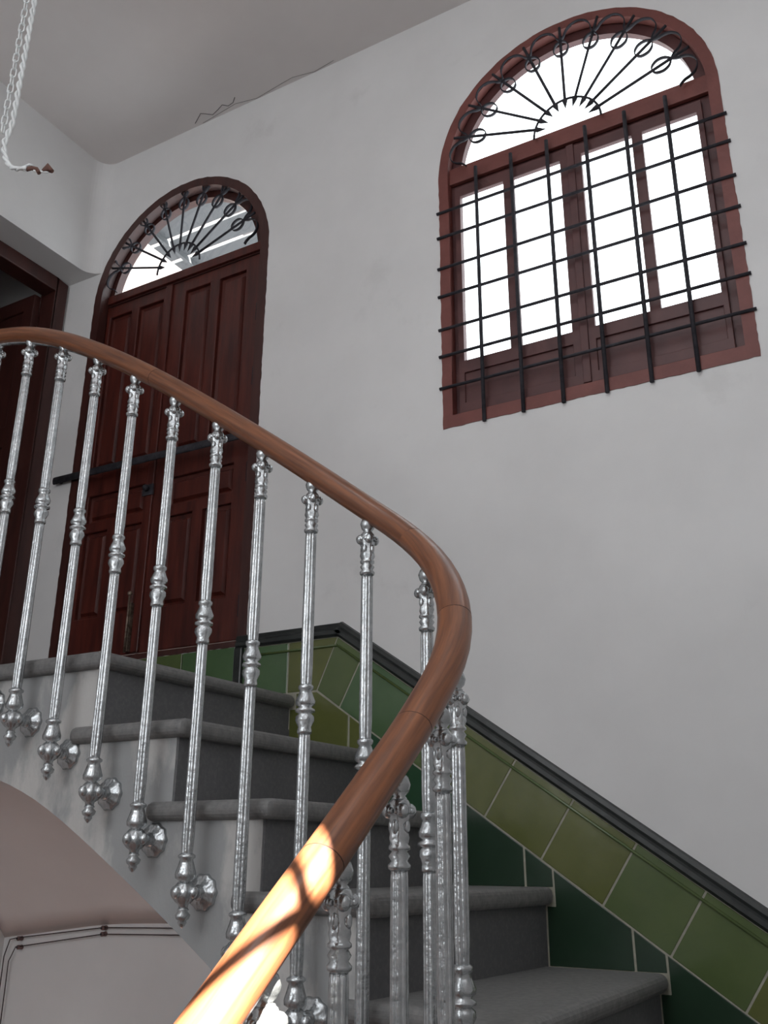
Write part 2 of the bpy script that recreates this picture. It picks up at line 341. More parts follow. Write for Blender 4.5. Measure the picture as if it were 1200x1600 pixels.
# ------------------------------------------------------------------ iron grilles
def fan(root, c, base, x, hub=0.047, nsp=9, rs=1.0):
    cy, cz = c
    def P(rho, th): return Vector((x, (cy + rho * cos(th)) * D, (cz + rho * sin(th)) * D + EYE))
    step = pi / (nsp + 1)
    for k in range(1, nsp + 1):
        th = step * k
        sp = MB().tube([P(0.044, th), P(0.176 * rs, th)], 0.0056, 6, up=Vector((1, 0, 0))).build('spoke', M['iron'], root)
        MB().tube([P(0.048, th), P(0.0445, th), P(0.031, th)], [0.003, 0.0105, 0.0004], 6, up=Vector((1, 0, 0))).build('arrow_tip', M['iron'], sp)
    MB().tube([P(hub, pi * i / 24) for i in range(25)], 0.0045, 6, up=Vector((1, 0, 0))).build('hub_arc', M['iron'], root)
    half = [(0.0, .1245), (-.0085, .1275), (-.0122, .1365), (-.0085, .1455), (0.0, .1515), (.0050, .1575), (.0075, .1645), (.0135, .1725), (.0243, .1765)]
    w_ = 0.0487; key = []
    for k in range(nsp + 1):
        seg_ = half + [(w_ - a_, b_) for a_, b_ in reversed(half[:-1])]
        key += [(k * step + a_ * step / w_, b_ * rs) for a_, b_ in (seg_ if k == 0 else seg_[1:])]
    pts = []
    for k in range(1, len(key) - 2):
        p0, p1, p2, p3 = key[k - 1:k + 3]
        for t in (0, .25, .5, .75):
            q = [0.5 * (2 * p1[d_] + (p2[d_] - p0[d_]) * t + (2 * p0[d_] - 5 * p1[d_] + 4 * p2[d_] - p3[d_]) * t * t + (3 * p1[d_] - p0[d_] - 3 * p2[d_] + p3[d_]) * t ** 3) for d_ in (0, 1)]
            if q[1] * sin(q[0]) > -0.004: pts.append(P(q[1], q[0]))
    MB().tube(pts, 0.0022, 6, ry=0.008, up=Vector((1, 0, 0))).build('scroll_ribbon', M['iron'], root)
g1 = tag(empty('window_grille', W(1, WC[0], WSILL)), 'black iron grille of crossed bars and fan scrolls over the arched window', 'grille')
fan(g1, (0.290, 0.930), None, -0.006)
for i, y in enumerate((0.425, 0.372, 0.320, 0.266, 0.213, 0.160)):
    top = 0.919
    MB().tube([(-0.010, y * D, 0.522 * D + EYE), (-0.010, y * D, top * D + EYE)], 0.0072, 8).build('bar', M['iron'], g1)
for z in (0.862, 0.820, 0.769, 0.724, 0.672, 0.631, 0.5835):
    MB().tube([(-0.006, 0.0905 * D, z * D + EYE), (-0.006, 0.4875 * D, z * D + EYE)], 0.0058, 8).build('bar', M['iron'], g1)

# ------------------------------------------------------------------ the arched double door
d1 = tag(empty('door_1', W(1, DC[0], DSILL)), kind='structure')
band('surround', DC, DR, 0.176, DSILL, DSILL + 0.008, d1, M['door_dark'], -0.003, 0.045)
XD = 0.02 * D
MB().plate([arch(*DC, 0.1915, 0.1915, DSILL + .001, 40), lune(DC[0] + .005, DC[1] + .005, 0.161, 0.950, 40), rect(0.815, 1.160, 0.285, 0.928)], XD - 0.004, XD + 0.035).build('frame', M['door_dark'], d1)
MB().box((XD - 0.018, 0.806 * D, 0.930 * D + EYE), (XD - 0.002, 1.153 * D, 0.946 * D + EYE)).build('transom', M['door'], d1, bevel=0.003)
MB().plate([lune(DC[0] + .005, DC[1] + .005, 0.164, 0.947)], XD + 0.012, XD + 0.016).build('pane', M['glass'], d1)
def door_leaf(y0, y1, cols):
    rows = ((0.610, 0.905), (0.515, 0.562), (0.353, 0.497))
    ps = []
    for r, (a, b) in enumerate(rows):
        if r == 1: ps.append((cols[0][0], cols[-1][1], a, b))
        else: ps += [(c0, c1, a, b) for c0, c1 in cols]
    lf = MB().plate([rect(y0, y1, 0.287, 0.927)] + [rect(*p) for p in ps], XD, XD + 0.034).build('leaf', M['door'], d1, bevel=0.004)
    for a, b, c, d in ps:
        ins = 0.010
        m_ = MB()
        q = [rect(a - .001, b + .001, c - .001, d + .001), rect(a + .006, b - .006, c + .006, d - .006), rect(a + ins, b - ins, c + ins, d - ins)]
        dep = [XD + 0.018, XD + 0.022, XD + 0.008]
        vs_ = [(dep[k], p[0], p[1]) for k in range(3) for p in q[k]]
        fs = [(k * 4 + i, k * 4 + (i + 1) % 4, (k + 1) * 4 + (i + 1) % 4, (k + 1) * 4 + i) for k in range(2) for i in range(4)] + [(8, 9, 10, 11)]
        m_.add(vs_ + [(XD + 0.030, p[0], p[1]) for p in q[0]], fs + [(12, 13, 14, 15)] + [(i, (i + 1) % 4, 12 + (i + 1) % 4, 12 + i) for i in range(4)])
        m_.build('panel', M['door'], lf)
    return lf
lfL = door_leaf(1.010, 1.159, ((1.024, 1.080), (1.098, 1.148)))
lfR = door_leaf(0.816, 1.008, ((0.846, 0.900), (0.921, 0.974)))
MB().box((XD - 0.012, 1.002 * D, 0.288 * D + EYE), (XD + 0.002, 1.016 * D, 0.926 * D + EYE)).build('meeting_strip', M['door'], d1, bevel=0.003)
for z in (0.815, 0.70, 0.54, 0.335):
    for y in (0.8155, 1.1595):
        MB().lathe([(0.006, -0.045), (0.0085, -0.04), (0.0085, 0.04), (0.006, 0.045)], 8, (XD - 0.006, y * D, z * D + EYE)).build('hinge', M['iron'], d1)
mb = MB().tube([(-0.022, 0.796 * D, 0.588 * D + EYE), (-0.022, 1.205 * D, 0.592 * D + EYE)], 0.007, 8, ry=0.018)
mb.tube([(-0.022, 1.195 * D, 0.592 * D + EYE), (0.003, 1.195 * D, 0.592 * D + EYE)], 0.012, 8).tube([(-0.022, 0.806 * D, 0.588 * D + EYE), (XD, 0.806 * D, 0.588 * D + EYE)], 0.009, 8)
mb.build('cross_bar', M['iron'], d1)
mb = MB().box((XD - 0.016, 1.000 * D, 0.538 * D + EYE), (XD - 0.010, 1.022 * D, 0.556 * D + EYE))
mb.lathe([(0.004, 0), (0.011, -0.006), (0.015, -0.016), (0.010, -0.026), (0.002, -0.028)], 10, (XD - 0.014, 1.011 * D, 0.549 * D + EYE), axis='x')
mb.build('lock', M['iron'], d1)
mb = MB().tube([(XD - 0.022, 1.024 * D, 0.288 * D + EYE), (XD - 0.022, 1.024 * D, 0.375 * D + EYE)], 0.005, 8).ball((XD - 0.022, 1.024 * D, 0.379 * D + EYE), 0.011)
mb.box((XD - 0.018, 1.021 * D, 0.29 * D + EYE), (XD, 1.027 * D, 0.365 * D + EYE))
mb.build('floor_bolt', M['brass'], d1)
g2 = tag(empty('fan_grille', W(1, DC[0], 0.945)), 'black iron fan grille with looped scrolls above the wooden double door', 'grille')
fan(g2, (0.981, 0.945), None, 0.008, rs=0.955)

# things seen outside, through the fanlight over the door
cano = tag(empty('canopy', W(1.6, 1.2, 1.62)), 'grey slatted sheet metal canopy outside, seen through the fanlight over the door', 'canopy')
for i in range(7):
    x0 = 1.34 + 0.085 * i
    MB().box(W(x0, 0.95, 1.60), W(x0 + 0.074, 1.66, 1.606)).build('slat', M['sheet'], cano)
for y in (1.0, 1.6):
    MB().box(W(1.34, y, 1.585), W(1.94, y + .01, 1.60)).build('bearer', M['sheet'], cano)
for x in (1.40, 1.90):
    MB().box(W(x, 1.598, FL), W(x + .012, 1.61, 1.585)).build('post', M['sheet'], cano)
nb = tag(empty('neighbour_house', W(2.4, 2.2, FL)), 'pale pink rendered house outside, left part of the fanlight view', 'building')
MB().box(W(1.75, 1.78, FL), W(2.6, 2.9, 2.1)).build('wall', M['pink'], nb)
MB().box(W(1.70, 1.73, 2.1), W(2.65, 2.95, 2.14)).build('cornice', M['pink'], nb)

# ------------------------------------------------------------------ the stair
RISE = 0.0745
ZL = 0.1985
SX, NX, BX = 0.685, 0.675, 0.66         # stringer face, side nosing, baluster line
AR, Y0 = 0.1166, 0.27                   # handrail quarter turn
ACX, ACY = BX - AR, Y0 + AR
def inner(off, phi): return (ACX + (AR + off) * cos(phi), ACY + (AR + off) * sin(phi))
st = tag(empty('staircase', W(0.85, 0.4, FL)), 'grey winding staircase with rounded nosings and a white plastered side', 'staircase')
#          z,  wall-end front y, inner-end front y
UP = [(ZL, 0.700, 0.712), (ZL - RISE, 0.588, 0.602), (ZL - 2 * RISE, 0.477, 0.498), (ZL - 3 * RISE, 0.366, 0.393)]
NT = 0.046 / D                          # tread thickness
def tread(poly, z, name='tread', m='step_worn'):
    return MB().plate([[xy(*p) for p in poly]], (z - NT) * D + EYE, z * D + EYE, axis='z').build(name, M[m], st, bevel=0.0205, bseg=4)
def riser(p, q, z0, z1):
    (ax, ay), (bx, by) = p, q
    d = Vector((bx - ax, by - ay, 0)).normalized(); nn = Vector((-d.y, d.x, 0)) * 0.012
    pts = [xy(ax, ay), xy(bx, by), xy(bx + nn.x, by + nn.y), xy(ax + nn.x, ay + nn.y)]
    return MB().plate([pts], z0 * D + EYE, z1 * D + EYE, axis='z').build('riser', M['step'], st)
# landing and straight treads
tread([(NX, UP[0][2]), (1.0, UP[0][1]), (1.0, RB), (NX, RB)], ZL)
for i in range(1, 4):
    z, yw, yi = UP[i]; zn, ywn, yin = UP[i - 1]
    tread([(NX, yi), (1.0, yw), (1.0, ywn + 0.03), (NX, yin + 0.038)], z)
# winder D follows the curve inside
zD = ZL - 4 * RISE
arc_in = [inner(0.015, -radians(a)) for a in range(0, 61, 6)]
tread([(1.0, 0.256), (1.0, 0.396), (NX, 0.425)] + arc_in + [(0.62, 0.2585)], zD)
for i in range(4):
    z, yw, yi = UP[i]
    riser((SX + 0.001, yi + 0.010), (1.0, yw + 0.010), z - RISE - 0.002, z - NT + 0.004)
riser((0.625, 0.268), (1.0, 0.266), zD - RISE - 0.002, zD - NT + 0.004)
# lower winders and lower flight (towards and below the lens)
LOW = [((0.53, 0.250), (1.0, 0.09)), ((0.45, 0.250), (0.80, YN)), ((0.35, 0.250), (0.47, YN))] + [((0.25 - 0.11 * k, 0.250), (0.25 - 0.11 * k, YN)) for k in range(8)]
prev = ((0.62, 0.2585), (1.0, 0.256))
for k, (pi_, po) in enumerate(LOW):
    z = zD - RISE * (k + 1)
    if z < FL + 0.01: break
    poly = [pi_, po]
    if po[1] > YN and prev[1][0] > 0.99: poly += [prev[1]]
    elif prev[1][0] > 0.99 and po[1] <= YN: poly += [(1.0, YN), prev[1]]
    else: poly += [prev[1]]
    if k == 0: poly += [(0.62, 0.2585), inner(0.015, -radians(75))]
    else: poly += [prev[0]]
    # reach under the step above
    cxp = sum(p[0] for p in poly) / len(poly); cyp = sum(p[1] for p in poly) / len(poly)
    tread(poly, z)
    riser((po[0] + 0.008, po[1]), (pi_[0] + 0.008, pi_[1]), z - RISE - 0.002, z - NT + 0.004)
    prev = (pi_, po)
# white plastered outer string: upper flight, plain plate with a stepped head and arched foot
zsof = [(1.247, 0.100), (1.0, 0.098), (0.93, 0.094), (0.871, 0.082), (0.824, 0.068), (0.778, 0.048), (0.734, 0.024), (0.693, 0.0), (0.653, -0.024), (0.616, -0.047), (0.585, -0.067), (0.562, -0.082), (0.50, -0.125), (0.44, -0.168), (0.3866, -0.206)]
def lerp(tab, y):
    t = sorted(tab)
    if y <= t[0][0]: return t[0][1]
    for (a, b), (c, d) in zip(t, t[1:]):
        if y <= c: return b + (d - b) * (y - a) / (c - a)
    return t[-1][1]
def smooth(tab, y, w=0.03): return sum(lerp(tab, y + w * k / 3) for k in range(-3, 4)) / 7
head = []
for i in range(4):
    z, yw, yi = UP[i]
    top = z - NT + 0.004
    head += [(yi + 0.012, top), (yi + 0.012, z - RISE - NT + 0.004)]
poly = [(RB, ZL - NT + 0.004)] + head[:-1] + [(UP[3][2] + 0.012, zD - NT + .004), (0.3866, zD - NT + .004)]
poly += [(0.3866 + (RB - 0.3866) * i / 40, smooth(zsof, 0.3866 + (RB - 0.3866) * i / 40)) for i in range(41)]
MB().plate([[YZ(*p) for p in poly]], X(SX), X(SX + 0.02)).build('stringer', M['stringer'], st)
# curved and lower string
mb = MB(); cols = []
def nose(s_):  # level of the string's head along the inner edge
    return s_
track = [inner(0.025, -radians(a)) for a in range(0, 91, 5)] + [(0.54 - 0.04 * k, Y0 - 0.025) for k in range(1, 38)]
slen = 0; zt = zD - NT; prevp = track[0]; L_ = []
for i, p in enumerate(track):
    slen += math.hypot(p[0] - prevp[0], p[1] - prevp[1]); prevp = p
    top = zD - NT + 0.004 if i < 13 else min(zD - NT + .004, zD - NT + 0.004 - RISE * 0.5 - 0.68 * max(0, (0.60 - p[0])))
    bot = max(FL, -0.206 - 0.70 * slen)
    L_.append((p, max(top, FL + 0.01), bot))
ins = 0.02
for i, (p, t, b) in enumerate(L_):
    q = track[min(i + 1, len(track) - 1)]; r_ = track[max(i - 1, 0)]
    d = Vector((q[0] - r_[0], q[1] - r_[1])).normalized(); nn = Vector((-d.y, d.x)) * ins
    mb.v += [tuple(W(p[0], p[1], t)), tuple(W(p[0], p[1], b)), tuple(W(p[0] + nn.x, p[1] + nn.y, b)), tuple(W(p[0] + nn.x, p[1] + nn.y, t))]
for i in range(len(L_) - 1):
    for k in range(4):
        a, b = i * 4 + k, i * 4 + (k + 1) % 4
        mb.f.append((a, b, b + 4, a + 4)); mb.sm.append(k in (0, 2))
mb.f += [(0, 1, 2, 3), tuple(len(mb.v) - 4 + k for k in range(4))]; mb.sm += [False, False]
mb.build('curved_stringer', M['stringer'], st)
# vaulted soffit
zwal = [(1.247, -0.112), (1.185, -0.105), (0.995, -0.0815), (0.91, -0.0775), (0.84, -0.076), (0.78, -0.09), (0.70, -0.14), (0.5, -0.28), (0.3, -0.42)]
NXg, NYg = 14, 44
mb = MB(); vs_, fs = [], []
for j in range(NYg + 1):
    y = 0.30 + (LW - 0.30) * j / NYg
    a, b = smooth(zsof, y) - (0.0 if y > .3866 else (0.3866 - y) * .7), smooth(zwal, y)
    for i in range(NXg + 1):
        t = i / NXg; x = SX + 0.002 + (1 - SX - 0.002) * t
        g = cos(t * pi / 2) ** 0.9
        vs_.append(W(x, y, b + (a - b) * g))
for j in range(NYg):
    for i in range(NXg):
        k = j * (NXg + 1) + i; fs.append((k, k + 1, k + NXg + 2, k + NXg + 1))
mb.add(vs_, fs, True); so = mb.build('soffit', M['ceiling'], st)
sd = so.modifiers.new('thick', 'SOLIDIFY'); sd.thickness = 0.03; sd.offset = 1

# ------------------------------------------------------------------ glazed tile dado
dd = tag(empty('tile_dado', W(1, 0.5, 0.0)), 'green glazed tile dado with black cap following the stairs up the wall', 'dado')
def tile(poly, mi, proud=0.0072, back=0.0):
    cyy = sum(p[0] for p in poly) / len(poly); czz = sum(p[1] for p in poly) / len(poly)
    q = []
    for (a, b) in poly:
        l = math.hypot(a - cyy, b - czz); k = max(0.0, 1 - 0.0014 / max(l, 1e-4))
        q.append(YZ(cyy + (a - cyy) * k, czz + (b - czz) * k))
    return MB().plate([q], -proud, -back).build('tile', TILE[mi], dd, bevel=0.002)
SLOPE = 0.0436 / 0.0632
def ztrim(y): return 0.268 if y > 0.638 else 0.268 - SLOPE * (0.638 - y)     # underside of the cap
def zjoint(y): return 0.201 if y > 0.668 else 0.201 - SLOPE * (0.668 - y)    # joint under the first course
jt = [(0.402 + 0.0632 * k, 0.442 + 0.0632 * k) for k in range(-7, 4)]
jt[-1] = (0.600, 0.634)
edges = [(a, ztrim(a), b, zjoint(b)) for a, b in jt]
pal = [2, 1, 1, 2, 2, 1, 1, 1, 2, 0, 0, 2, 0]
for k in range(len(edges) - 1):
    a, b = edges[k], edges[k + 1]
    tile([(a[0], a[1]), (b[0], b[1]), (b[2], b[3]), (a[2], a[3])], pal[k])
a = edges[-1]
tile([(a[0], a[1]), (0.638, 0.268), (0.668, 0.201), (a[2], a[3])], 2)
tile([(0.638, 0.268), (0.714, 0.268), (0.714, 0.201), (0.668, 0.201)], 1)
tile([(0.714, 0.268), (0.789, 0.268), (0.789, 0.201), (0.714, 0.201)], 0)
# moulded bead along the head of the first course
for (y0, y1) in ((0.022, 0.636), (0.638, 0.789)):
    MB().tube([(-0.009, y0 * D, (ztrim(y0) - 0.0115) * D + EYE), (-0.009, y1 * D, (ztrim(y1 - 1e-6 if y1 < .638 else y1) - 0.0115) * D + EYE)], 0.0045, 8).build('bead', TILE[2], dd)
# second course, cut to the steps
steps_w = [(ZL, 0.70), (UP[1][0], 0.588), (UP[2][0], 0.477), (UP[3][0], 0.366), (zD, 0.256), (zD - RISE, 0.09), (zD - 2 * RISE, -0.07)]
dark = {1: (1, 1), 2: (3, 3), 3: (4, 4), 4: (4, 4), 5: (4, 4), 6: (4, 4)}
for i in range(1, len(steps_w)):
    z, yf = steps_w[i]; zu, yu = steps_w[i - 1]
    jy = yf + 0.031
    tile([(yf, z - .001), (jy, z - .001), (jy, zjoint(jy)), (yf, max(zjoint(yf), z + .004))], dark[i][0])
    if zjoint(yu) > z: 
        end = [(yu + .0095, z - .001), (yu + .0095, zu - NT - .001), (yu, zu - NT - .001), (yu, zjoint(yu))] + ([(0.668, 0.201)] if yu > 0.668 else [])
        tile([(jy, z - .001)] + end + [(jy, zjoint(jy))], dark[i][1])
MB().plate([[YZ(0.79, 0.196), YZ(0.79, 0.268), YZ(0.638, 0.268), YZ(0.02, ztrim(0.02)), YZ(0.02, ztrim(0.02) - 0.26), YZ(0.60, 0.10)]], -0.0056, -0.0005).build('grout_bed', M['grout'], dd)
# black cap: horizontal run, sloping run and the upright beside the door
def cap_run(p, q, parent):
    prof = [(0.0, 0.0), (0.013, 0.0), (0.020, 0.008), (0.020, 0.020), (0.014, 0.026), (0.016, 0.034), (0.012, 0.046), (0.0, 0.050)]
    a, b = Vector((0, *YZ(*p))), Vector((0, *YZ(*q)))
    t = (b - a).normalized(); n_ = Vector((0, -t.z, t.y))
    if n_.z < 0: n_ = -n_
    mb_ = MB(); k = len(prof)
    cut = {0: 0, 1: 0}
    for e, base in enumerate((a, b)):
        for (d_, h) in prof:
            pt = base + n_ * h + Vector((-d_, 0, 0)); mb_.v.append(tuple(pt))
    for i in range(k):
        mb_.f.append((i, (i + 1) % k, k + (i + 1) % k, k + i)); mb_.sm.append(False)
    mb_.f += [tuple(range(k)), tuple(range(k, 2 * k))]; mb_.sm += [False, False]
    return mb_.build('cap_moulding', M['trim'], parent)
cap_run((0.800, 0.268), (0.632, 0.268), dd)
ang = math.atan(SLOPE)
cap_run((0.643, 0.268 + 0.004), (0.02, ztrim(0.02)), dd)
MB().box((-0.02, 0.788 * D, 0.197 * D + EYE), (0, 0.802 * D, 0.269 * D + EYE)).build('upright_moulding', M['trim'], dd, bevel=0.006)
# riser tiles under the door
ra = tag(empty('door_step_tiles', W(1, 0.98, ZL)), 'row of green glazed tiles on the step below the double door', 'tiles')
for k in range(4):
    y0_, y1_ = 0.803 + 0.093 * k, 0.803 + 0.093 * (k + 1)
    MB().box((-0.008, (y0_ + .0008) * D, ZL * D + EYE), (0, (y1_ - .0008) * D, (DSILL - .001) * D + EYE)).build('tile', TILE[[0, 2, 0, 2][k]], ra, bevel=0.002)

# ------------------------------------------------------------------ handrail
zs_tab = []
def arcs(p): return p
plan = []      # (s, x, y)
ctrl = [(1.18, .6225), (1.05, .622), (0.99, .6215), (0.94, .618), (0.908, .612), (0.88, .604), (0.848, .5925), (0.818, .579), (0.757, .5465), (0.694, .508), (0.632, .466), (0.572, .423), (0.514, .380), (0.454, .335), (0.394, .287), (ACY, .281)]
S = 0.0; tabz = []; pts_plan = []
last = None
for y, z in ctrl:
    if last is not None: S += last - y
    last = y; tabz.append((S, z))
SA = S
for phi, z in ((34, .2285), (57.6, .1765), (65, .1585), (74, .138), (88, .108)): tabz.append((SA + AR * radians(phi), z))
SB = SA + AR * pi / 2
for x, z in ((.504, .073), (.459, .034), (.407, -.003), (.361, -.041), (.333, -.062), (.2, -.162), (.05, -.274), (-.12, -.40)): tabz.append((SB + (ACX - x), z))
SEND = tabz[-1][0]
def plan_at(s):
    if s < SA: return (BX, 1.18 - s)
    if s < SB: return (ACX + AR * cos(-(s - SA) / AR), ACY + AR * sin(-(s - SA) / AR))
    return (ACX - (s - SB), Y0)
def z_at(s): return sum(lerp(tabz, min(max(s + 0.05 * k / 4, 0), SEND)) for k in range(-4, 5)) / 9
def rail_pt(s): x, y = plan_at(s); return W(x, y, z_at(s))
hr = tag(empty('handrail', rail_pt(SEND / 2)), 'polished brown wooden handrail curving down over the silver balusters', 'handrail')
RA, RBv = 0.0335, 0.0285
joints = [0.0, 1.18 - 0.66, SA + AR * radians(20), SA + AR * radians(63), SB + ACX - 0.508, SB + ACX - 0.412, SEND]
for a, b in zip(joints, joints[1:]):
    n_ = max(6, int((b - a) / 0.012)); g_ = 0.0003
    MB().tube([rail_pt(a + g_ + (b - a - 2 * g_) * i / n_) for i in range(n_ + 1)], RA, 24, ry=RBv, caps=False).build('rail_section', M['rail'], hr)
    o_ = COL.objects[-1]; me_ = o_.data; at_ = me_.attributes.new('grain', 'FLOAT_VECTOR', 'POINT'); ph = random.uniform(0, 5)
    buf = []
    for k in range(len(me_.vertices)):
        a_ = 2 * pi * (k % 24) / 24; buf += [0.03 * cos(a_) + ph, 0.03 * sin(a_), (k // 24) * (b - a) * D / n_]
    at_.data.foreach_set('vector', buf)
for j in joints[1:-1]:
    MB().tube([rail_pt(j - 0.002), rail_pt(j), rail_pt(j + 0.002)], RA - .0004, 24, ry=RBv - .0004, caps=False).build('joint_line', M['joint'], hr)
n_ = 150
MB().tube([rail_pt(SEND * i / n_) - Vector((0, 0, RBv)) for i in range(n_ + 1)], 0.010, 8, ry=0.004).build('iron_strap', M['silver'], hr)

# ------------------------------------------------------------------ balusters
H0 = 1.248      # ball centre above the pendant tip
def baluster_parts(root):
    h = lambda d: H0 - d
    out = []
    def part(mb, name, par=root): o_ = mb.build(name, M['silver'], None); o_.parent = par; out.append(o_); return o_
    # top ball and capital with four scrolls
    part(MB().lathe([(0.006, h(-0.02)), (0.0140, h(-0.013)), (0.0178, h(-0.002)), (0.0148, h(0.009)), (0.009, h(0.015)), (0.012, h(0.018)), (0.012, h(0.022))], 14), 'top_ball')
    cp = part(MB().lathe([(0.010, h(0.018)), (0.015, h(0.022)), (0.0185, h(0.032)), (0.0175, h(0.044)), (0.0130, h(0.056)), (0.0140, h(0.066)), (0.0160, h(0.076)), (0.0135, h(0.085)), (0.0165, h(0.088)), (0.0165, h(0.092)), (0.012, h(0.095)), (0.0165, h(0.102)), (0.0125, h(0.109)), (0.0175, h(0.115)), (0.0165, h(0.120)), (0.0135, h(0.122))], 24,
                          mod=lambda a, i: 1 + (0.10 * cos(6 * a) if 3 <= i <= 6 else 0)), 'capital')
    for k in range(4):
        a = pi / 4 + k * pi / 2
        sc_ = MB().ball((0, 0, 0), 0.0112, 10, 6, sc=(1, 0.95, 1.05)); st0 = len(sc_.v)
        sc_.lathe([(0.002, -0.0135), (0.0050, -0.012), (0.0060, 0), (0.0050, 0.012), (0.002, 0.0135)], 8, axis='y')
        part(sc_.xf(Matrix.Rotation(a, 4, 'Z') @ Matrix.Translation((0.0165, 0, h(0.037)))), 'scroll', cp)
    for k in range(4):
        a = k * pi / 2
        part(MB().ball((0.0125 * cos(a), 0.0125 * sin(a), h(0.060)), 0.0062, 8, 5, sc=(1, 1, 1.9)), 'leaf', cp)
    flute = lambda a, i: 1 - 0.17 * max(0.0, cos(8 * a)) ** 1.5
    part(MB().lathe([(0.0125, h(0.120)), (0.0135, h(0.135)), (0.0138, h(0.30)), (0.0142, h(0.45)), (0.0128, h(0.488)), (0.0125, h(0.50))], 48, mod=flute), 'upper_shaft')
    part(MB().lathe([(0.013, h(0.488)), (0.0175, h(0.492)), (0.0175, h(0.498)), (0.0135, h(0.503)), (0.016, h(0.512)), (0.0215, h(0.526)), (0.0205, h(0.534)), (0.014, h(0.540)), (0.0225, h(0.545)), (0.0225, h(0.550)), (0.014, h(0.554)), (0.0195, h(0.560)), (0.0205, h(0.570)), (0.0145, h(0.584)), (0.0165, h(0.592)), (0.0165, h(0.597)), (0.013, h(0.600))], 20,
                    mod=lambda a, i: 1 + (0.07 * cos(6 * a) if i in (4, 5, 6, 11, 12) else 0)), 'middle_knop')
    part(MB().lathe([(0.0125, h(0.597)), (0.0135, h(0.61)), (0.0138, h(0.80)), (0.0148, h(1.05)), (0.0132, h(1.085)), (0.0130, h(1.096))], 48, mod=flute), 'lower_shaft')
    part(MB().lathe([(0.013, h(1.088)), (0.020, h(1.093)), (0.020, h(1.098)), (0.015, h(1.102)), (0.0165, h(1.112)), (0.0225, h(1.132)), (0.0215, h(1.142)), (0.013, h(1.148)), (0.016, h(1.152))], 24,
                    mod=lambda a, i: 1 + (0.08 * cos(8 * a) if i in (4, 5, 6) else 0)), 'bottom_cup')
    bs = part(MB().lathe([(0.013, h(1.148)), (0.019, h(1.156)), (0.0265, h(1.168)), (0.0265, h(1.180)), (0.018, h(1.192)), (0.0115, h(1.198)), (0.0105, h(1.208))], 24,
                         mod=lambda a, i: 1 + (0.10 * cos(8 * a) if 1 <= i <= 4 else 0)), 'boss')
    for k in range(4):
        a = k * pi / 2
        if k == 0: continue
        part(MB().ball((0.027 * cos(a), 0.027 * sin(a), h(1.172)), 0.0125, 8, 5, sc=(.9, .9, 1.1)), 'boss_bud', bs)
    part(MB().lathe([(0.0105, h(1.205)), (0.0135, h(1.209)), (0.010, h(1.212)), (0.0175, h(1.220)), (0.0150, h(1.228)), (0.009, h(1.232)), (0.0105, h(1.236)), (0.006, h(1.243)), (0.001, h(1.248))], 14), 'pendant')
    ARM = (SX - BX) * D
    part(MB().lathe([(0.013, 0.015), (0.017, 0.025), (0.013, 0.034), (0.015, 0.045), (0.022, 0.052)], 14, (0, 0, h(1.174)), axis='x'), 'bracket_arm')
    part(MB().lathe([(0.012, ARM - 0.022), (0.022, ARM - 0.018), (0.030, ARM - 0.012), (0.037, ARM - 0.010), (0.041, ARM - 0.004), (0.041, ARM + 0.006)], 40, (0, 0, h(1.174)), axis='x',
                    mod=lambda a, i: 1 + (0.045 * cos(10 * a) if i >= 1 else 0)), 'rosette')
    return out
ORD = ['first', 'second', 'third', 'fourth', 'fifth', 'sixth', 'seventh', 'eighth', 'ninth', 'tenth', 'eleventh']
spots = [((.66, .937, .606), 0), ((.66, .876, .591), 0), ((.66, .815, .568), 0), ((.66, .754, .533), 0), ((.66, .692, .493), 0), ((.66, .631, .451), 0), ((.66, .570, .408), 0), ((.66, .512, .364), 0), ((.66, .453, .320), 0), ((.66, .394, .272), 0),
         ((.647, .331, .214), None), ((.600, .284, .119), None), ((.547, .270, .085), -90), ((.491, .270, .040), -90), ((.430, .270, -.006), -90), ((.371, .270, -.052), -90)]
LAB = ['silver baluster cut by the left edge of the photo, only its right side in view',
       'silver baluster below the flat end of the handrail, leftmost one fully inside the photo',
       'silver baluster in front of the white strip between the two doors',
       'silver baluster crossing the left edge of the arched double door',
       'silver baluster in front of the left door leaf, fourth inside the photo from the left',
       'silver baluster in front of the middle of the double door, fifth from the left',
       'silver baluster in front of the right door leaf, sixth from the left',
       'silver baluster crossing the right edge of the double door and the black upright trim',
       'silver baluster in front of the level stretch of green tiles beside the door',
       'silver baluster rising behind the near handrail, in front of the peak of the tile cap',
       'silver baluster standing just inside the bend of the handrail',
       'silver baluster right of the handrail bend, rightmost of all balusters',
       'silver baluster right under the handrail joint, close against the one behind it',
       'silver baluster below the near handrail, its ball top in front of dark green tiles',
       'silver baluster below the near handrail just above the sunlit stretch, large scrolled top',
       'silver baluster top blazing in sunlight at the bottom of the photo under the handrail']
proto = None
for i, (p, rot) in enumerate(spots):
    if rot is None: rot = math.degrees(math.atan2(p[1] - ACY, p[0] - ACX))
    x_, y_ = p[0], p[1]
    loc = W(x_, y_, p[2]) - Vector((0, 0, H0))
    r_ = empty('baluster', loc); r_.rotation_euler = (0, 0, radians(rot))
    tag(r_, LAB[i], 'baluster', 'silver balusters under the handrail')
    if proto is None:
        proto = r_; baluster_parts(r_)
    else:
        for ch in list(proto.children):
            c = ch.copy(); COL.objects.link(c); c.parent = r_
            for gch in list(ch.children):
                d = gch.copy(); COL.objects.link(d); d.parent = c

